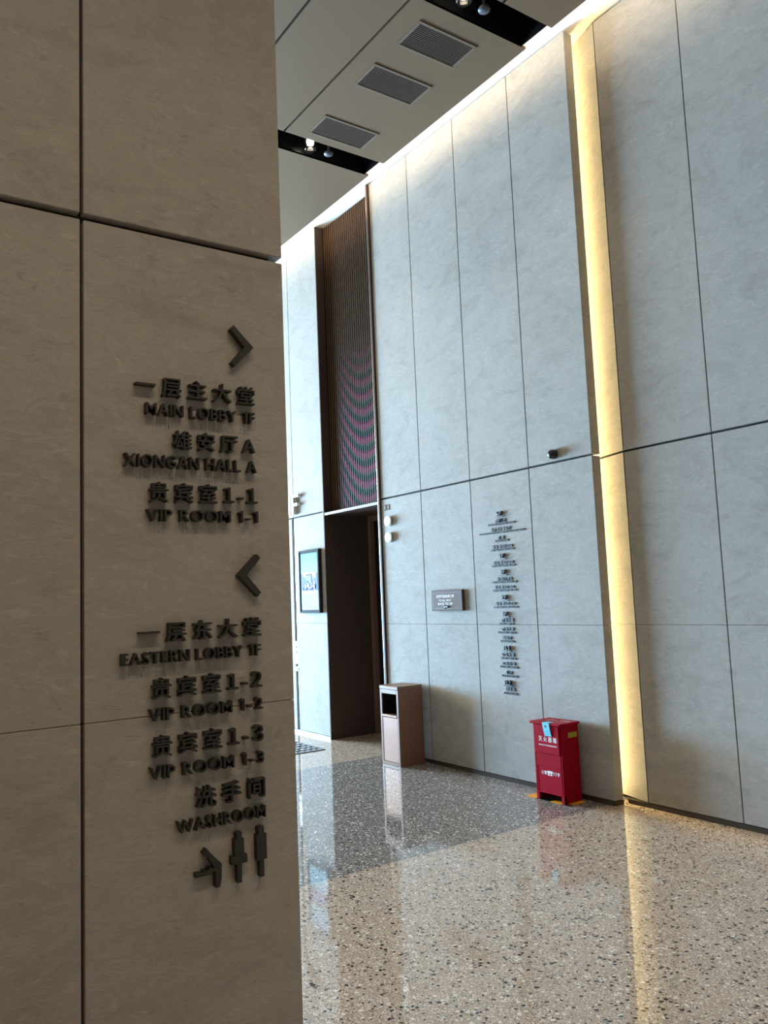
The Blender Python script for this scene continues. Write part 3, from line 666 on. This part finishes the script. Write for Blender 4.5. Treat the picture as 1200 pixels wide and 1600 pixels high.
# ---- floor directory
DIR = [('5F', (-5.092, -5.030, 2.192, 2.227), [('zh', '云端餐厅', -5.129, -4.995, 2.135, 2.168), ('en', 'PANORAMIC RESTAURANT AND BAR', -5.215, -4.891, 2.123, 0), ('zh', '会展空中宴会厅', -5.183, -4.944, 2.062, 2.095), ('en', 'CONVENTION CENTRE SKY BANQUET HALL AND TERRACE', -5.333, -4.782, 2.051, 0), ('zh', '茶室', -5.097, -5.027, 1.990, 2.022), ('en', 'TEA ROOM LOUNGE', -5.142, -4.978, 1.981, 0), ('zh', '会议室501-506', -5.182, -4.933, 1.916, 1.949), ('en', 'MEETING ROOM 501-506', -5.197, -4.920, 1.906, 0)]),
       ('4F', (-5.092, -5.030, 1.836, 1.871), [('zh', '会议室401-410', -5.180, -4.936, 1.782, 1.812), ('en', 'MEETING ROOM 401-410', -5.195, -4.920, 1.771, 0)]),
       ('3F', (-5.085, -5.023, 1.700, 1.737), [('zh', '多功能厅3', -5.144, -4.962, 1.645, 1.675), ('en', 'MULTIFUNCTION HALL 3F', -5.203, -4.909, 1.634, 0), ('zh', '会议室301-305', -5.181, -4.938, 1.578, 1.607), ('en', 'MEETING ROOM 301-305', -5.196, -4.917, 1.565, 0)]),
       ('2F', (-5.087, -5.025, 1.490, 1.526), [('zh', '会议室201-210', -5.178, -4.937, 1.441, 1.469), ('en', 'MEETING ROOM 201-210', -5.196, -4.918, 1.426, 0)]),
       ('1F', (-5.085, -5.027, 1.354, 1.388), [('zh', '一层主大堂', -5.142, -4.970, 1.302, 1.333), ('en', 'MAIN LOBBY 1F', -5.139, -4.974, 1.288, 0), ('zh', '一层东大堂', -5.143, -4.973, 1.230, 1.259), ('en', 'EASTERN LOBBY 1F', -5.161, -4.957, 1.216, 0), ('zh', '雄安厅', -5.109, -5.002, 1.158, 1.188), ('en', 'XIONGAN HALL', -5.140, -4.974, 1.144, 0)]),
       ('B1', (-5.090, -5.024, 1.072, 1.107), [('zh', 'B1主大堂', -5.129, -4.983, 1.018, 1.050), ('en', 'MAIN LOBBY B1', -5.139, -4.966, 1.004, 0), ('zh', 'B1东大堂', -5.131, -4.978, 0.947, 0.976), ('en', 'EASTERN LOBBY B1', -5.157, -4.953, 0.933, 0), ('zh', '餐厅', -5.086, -5.017, 0.874, 0.904), ('en', 'STAFF CANTEEN', -5.143, -4.962, 0.860, 0)]),
       ('B2', (-5.098, -5.030, 0.788, 0.825), [('zh', '停车场', -5.105, -4.998, 0.737, 0.769), ('en', 'CAR PARKING', -5.131, -4.974, 0.719, 0)])]
for num, (l, r, zb, zt), rows in DIR:
    g = thing('directory_block', (-5.05, YW, rows[-1][4] - 0.01), 'small raised grey directory lettering under the floor number %s on the wall' % num, 'directory', 'directory lettering on the wall')
    for me in letters(num, WAL, l, r, zb, zt, 0.022, 0.0, gap=0.1): adopt(g, link('floor_number', me, 'sign_grey'))
    xc_ = (l + r) / 2
    adopt(g, box('underline', xc_ - 0.050, xc_ + 0.050, YW - 0.022, YW, zb - 0.012, zb - 0.006, 'sign_grey'))
    for kind, t, a, b, z0, z1 in rows:
        if kind == 'en': z0, z1 = z0 - 0.0085, z0 + 0.0085
        adopt(g, link('lettering', letters(t, WAL, a, b, z0, z1, 0.008, 0.022 if kind == 'zh' else 0.03, gap=0.12, pitch=1.08, joined=True), 'sign_grey'))

# ---- floor grille near the call station
fg = thing('floor_grille', (-8.1, 4.0, 0), 'dark metal mesh grille lying on the floor just right of the pillar', 'floor grille')
gx0, gx1, gy0, gy1 = -8.70, -7.517, 3.40, 4.365
ks = [box('frame_bar', gx0, gx1, gy1 - 0.02, gy1, 0.0003, 0.006, 'black'), box('frame_bar', gx0, gx1, gy0, gy0 + 0.02, 0.0003, 0.006, 'black'),
      box('frame_bar', gx1 - 0.02, gx1, gy0 + 0.02, gy1 - 0.02, 0.0003, 0.006, 'black'), box('frame_bar', gx0, gx0 + 0.02, gy0 + 0.02, gy1 - 0.02, 0.0003, 0.006, 'black')]
k = 0
y = gy0 + 0.075
while y < gy1 - 0.03:
    ks.append(box('grille_bar', gx0 + 0.02, gx1 - 0.02, y - 0.014, y + 0.014, 0.0003, 0.005, 'black')); y += 0.075
x = gx0 + 0.115
while x < gx1 - 0.03:
    ks.append(box('grille_bar', x - 0.014, x + 0.014, gy0 + 0.02, gy1 - 0.02, 0.0005, 0.0055, 'black')); x += 0.115
adopt(fg, *ks)

# ================================================================== SIGN ON THE PILLAR
DEP = 0.020
SIGN = [('一层主大堂', 0.654, 0.988, 2.094, 2.146, 'zh', 'Chinese line 一层主大堂 on the pillar under the right-pointing arrow'),
        ('MAIN LOBBY 1F', 0.681, 0.987, 2.043, 2.075, 'en', 'raised dark letters MAIN LOBBY 1F on the pillar'),
        ('雄安厅A', 0.753, 0.986, 1.957, 2.006, 'zh', 'Chinese line 雄安厅A on the pillar above XIONGAN HALL A'),
        ('XIONGAN HALL A', 0.624, 0.989, 1.905, 1.938, 'en', 'raised dark letters XIONGAN HALL A on the pillar'),
        ('贵宾室1-1', 0.689, 0.989, 1.815, 1.868, 'zh', 'Chinese line 贵宾室1-1 on the pillar above VIP ROOM 1-1'),
        ('VIP ROOM 1-1', 0.681, 0.990, 1.766, 1.798, 'en', 'raised dark letters VIP ROOM 1-1 on the pillar'),
        ('一层东大堂', 0.658, 0.991, 1.458, 1.510, 'zh', 'Chinese line 一层东大堂 on the pillar under the left-pointing arrow'),
        ('EASTERN LOBBY 1F', 0.614, 0.989, 1.407, 1.438, 'en', 'raised dark letters EASTERN LOBBY 1F on the pillar'),
        ('贵宾室1-2', 0.690, 0.990, 1.319, 1.371, 'zh', 'Chinese line 贵宾室1-2 on the pillar above VIP ROOM 1-2'),
        ('VIP ROOM 1-2', 0.682, 0.990, 1.265, 1.297, 'en', 'raised dark letters VIP ROOM 1-2 on the pillar'),
        ('贵宾室1-3', 0.690, 0.990, 1.177, 1.230, 'zh', 'Chinese line 贵宾室1-3 on the pillar above VIP ROOM 1-3'),
        ('VIP ROOM 1-3', 0.682, 0.990, 1.124, 1.156, 'en', 'raised dark letters VIP ROOM 1-3 on the pillar'),
        ('洗手间', 0.7995, 0.991, 1.036, 1.089, 'zh', 'Chinese line 洗手间 on the pillar above WASHROOM'),
        ('WASHROOM', 0.749, 0.991, 0.984, 1.014, 'en', 'raised dark letters WASHROOM on the pillar above the pictograms')]
for t, l, r, zb, zt, kind, lab in SIGN:
    g = thing('sign_lettering', (XC, (l + r) / 2, zb), 'dark raised ' + lab if kind == 'zh' else lab, 'sign', 'lettering of the direction sign on the pillar')
    ms = letters(t.replace('1', '１').replace('2', '２').replace('3', '３') if kind == 'zh' else t, PIL, l, r, zb, zt, DEP, 0.011 if kind == 'zh' else 0.008, gap=0.10, space=0.36, pitch=1.26, wide=0.14 if kind == 'zh' else 0.13)
    for me in ms: adopt(g, link('letter', me, 'letter'))
def mark(name, polys, label, cat, group=None):
    ys = [p[0] for q in polys for p in q]; zs = [p[1] for q in polys for p in q]
    g = thing(name, (XC, sum(ys) / len(ys), min(zs)), label, cat, group)
    for nm, q in zip(('shape',) if len(polys) == 1 else ('figure', 'basin'), polys):
        adopt(g, link(nm, poly_mesh(nm, q, (XC, 0, 0), (0, 1, 0), (0, 0, 1), (1, 0, 0), DEP), 'letter'))
mark('arrow_sign', [[(0.9292, 2.3167), (0.9188, 2.3053), (0.9605, 2.2590), (0.9202, 2.2110), (0.9306, 2.2003), (0.9874, 2.2600)]], 'dark raised arrow pointing right at the top of the pillar sign', 'arrow', 'arrows of the pillar sign')
mark('arrow_sign', [[(0.9824, 1.6802), (0.9930, 1.6700), (0.9515, 1.6235), (0.9925, 1.5765), (0.9829, 1.5651), (0.9256, 1.6240)]], 'dark raised arrow pointing left in the middle of the pillar sign', 'arrow', 'arrows of the pillar sign')
mark('pictogram', [[(0.9680, 0.9605), (0.9838, 0.9605), (0.9838, 0.9425), (0.9905, 0.9425), (0.9905, 0.8780), (0.9820, 0.8780), (0.9820, 0.8345), (0.9710, 0.8345), (0.9710, 0.8780), (0.9630, 0.8780), (0.9630, 0.9425), (0.9680, 0.9425)]], 'dark man pictogram below WASHROOM', 'pictogram', 'washroom pictograms')
mark('pictogram', [[(0.9060, 0.9588), (0.9203, 0.9588), (0.9203, 0.9425), (0.9262, 0.9425), (0.9262, 0.9010), (0.9348, 0.9010), (0.9348, 0.8805), (0.9185, 0.8805), (0.9185, 0.8333), (0.9065, 0.8333), (0.9065, 0.8805), (0.8914, 0.8805), (0.8914, 0.9010), (0.9005, 0.9010), (0.9005, 0.9425), (0.9060, 0.9425)]], 'dark woman pictogram with a square skirt below WASHROOM', 'pictogram', 'washroom pictograms')
mark('pictogram', [[(0.8239, 0.9358), (0.8137, 0.9266), (0.8226, 0.9144), (0.8270, 0.9130), (0.8440, 0.8860), (0.8380, 0.8840), (0.8380, 0.8760), (0.8460, 0.8760), (0.8475, 0.8352), (0.8577, 0.8352), (0.8625, 0.8560), (0.8635, 0.8913), (0.8341, 0.9225)],
                   [(0.7940, 0.8705), (0.8380, 0.8705), (0.8380, 0.8862), (0.8300, 0.8882), (0.8300, 0.8835), (0.8235, 0.8850), (0.8235, 0.8815), (0.8140, 0.8850), (0.8140, 0.8795), (0.7950, 0.8810)]], 'dark pictogram of a figure bending over a basin below WASHROOM', 'pictogram', 'washroom pictograms')
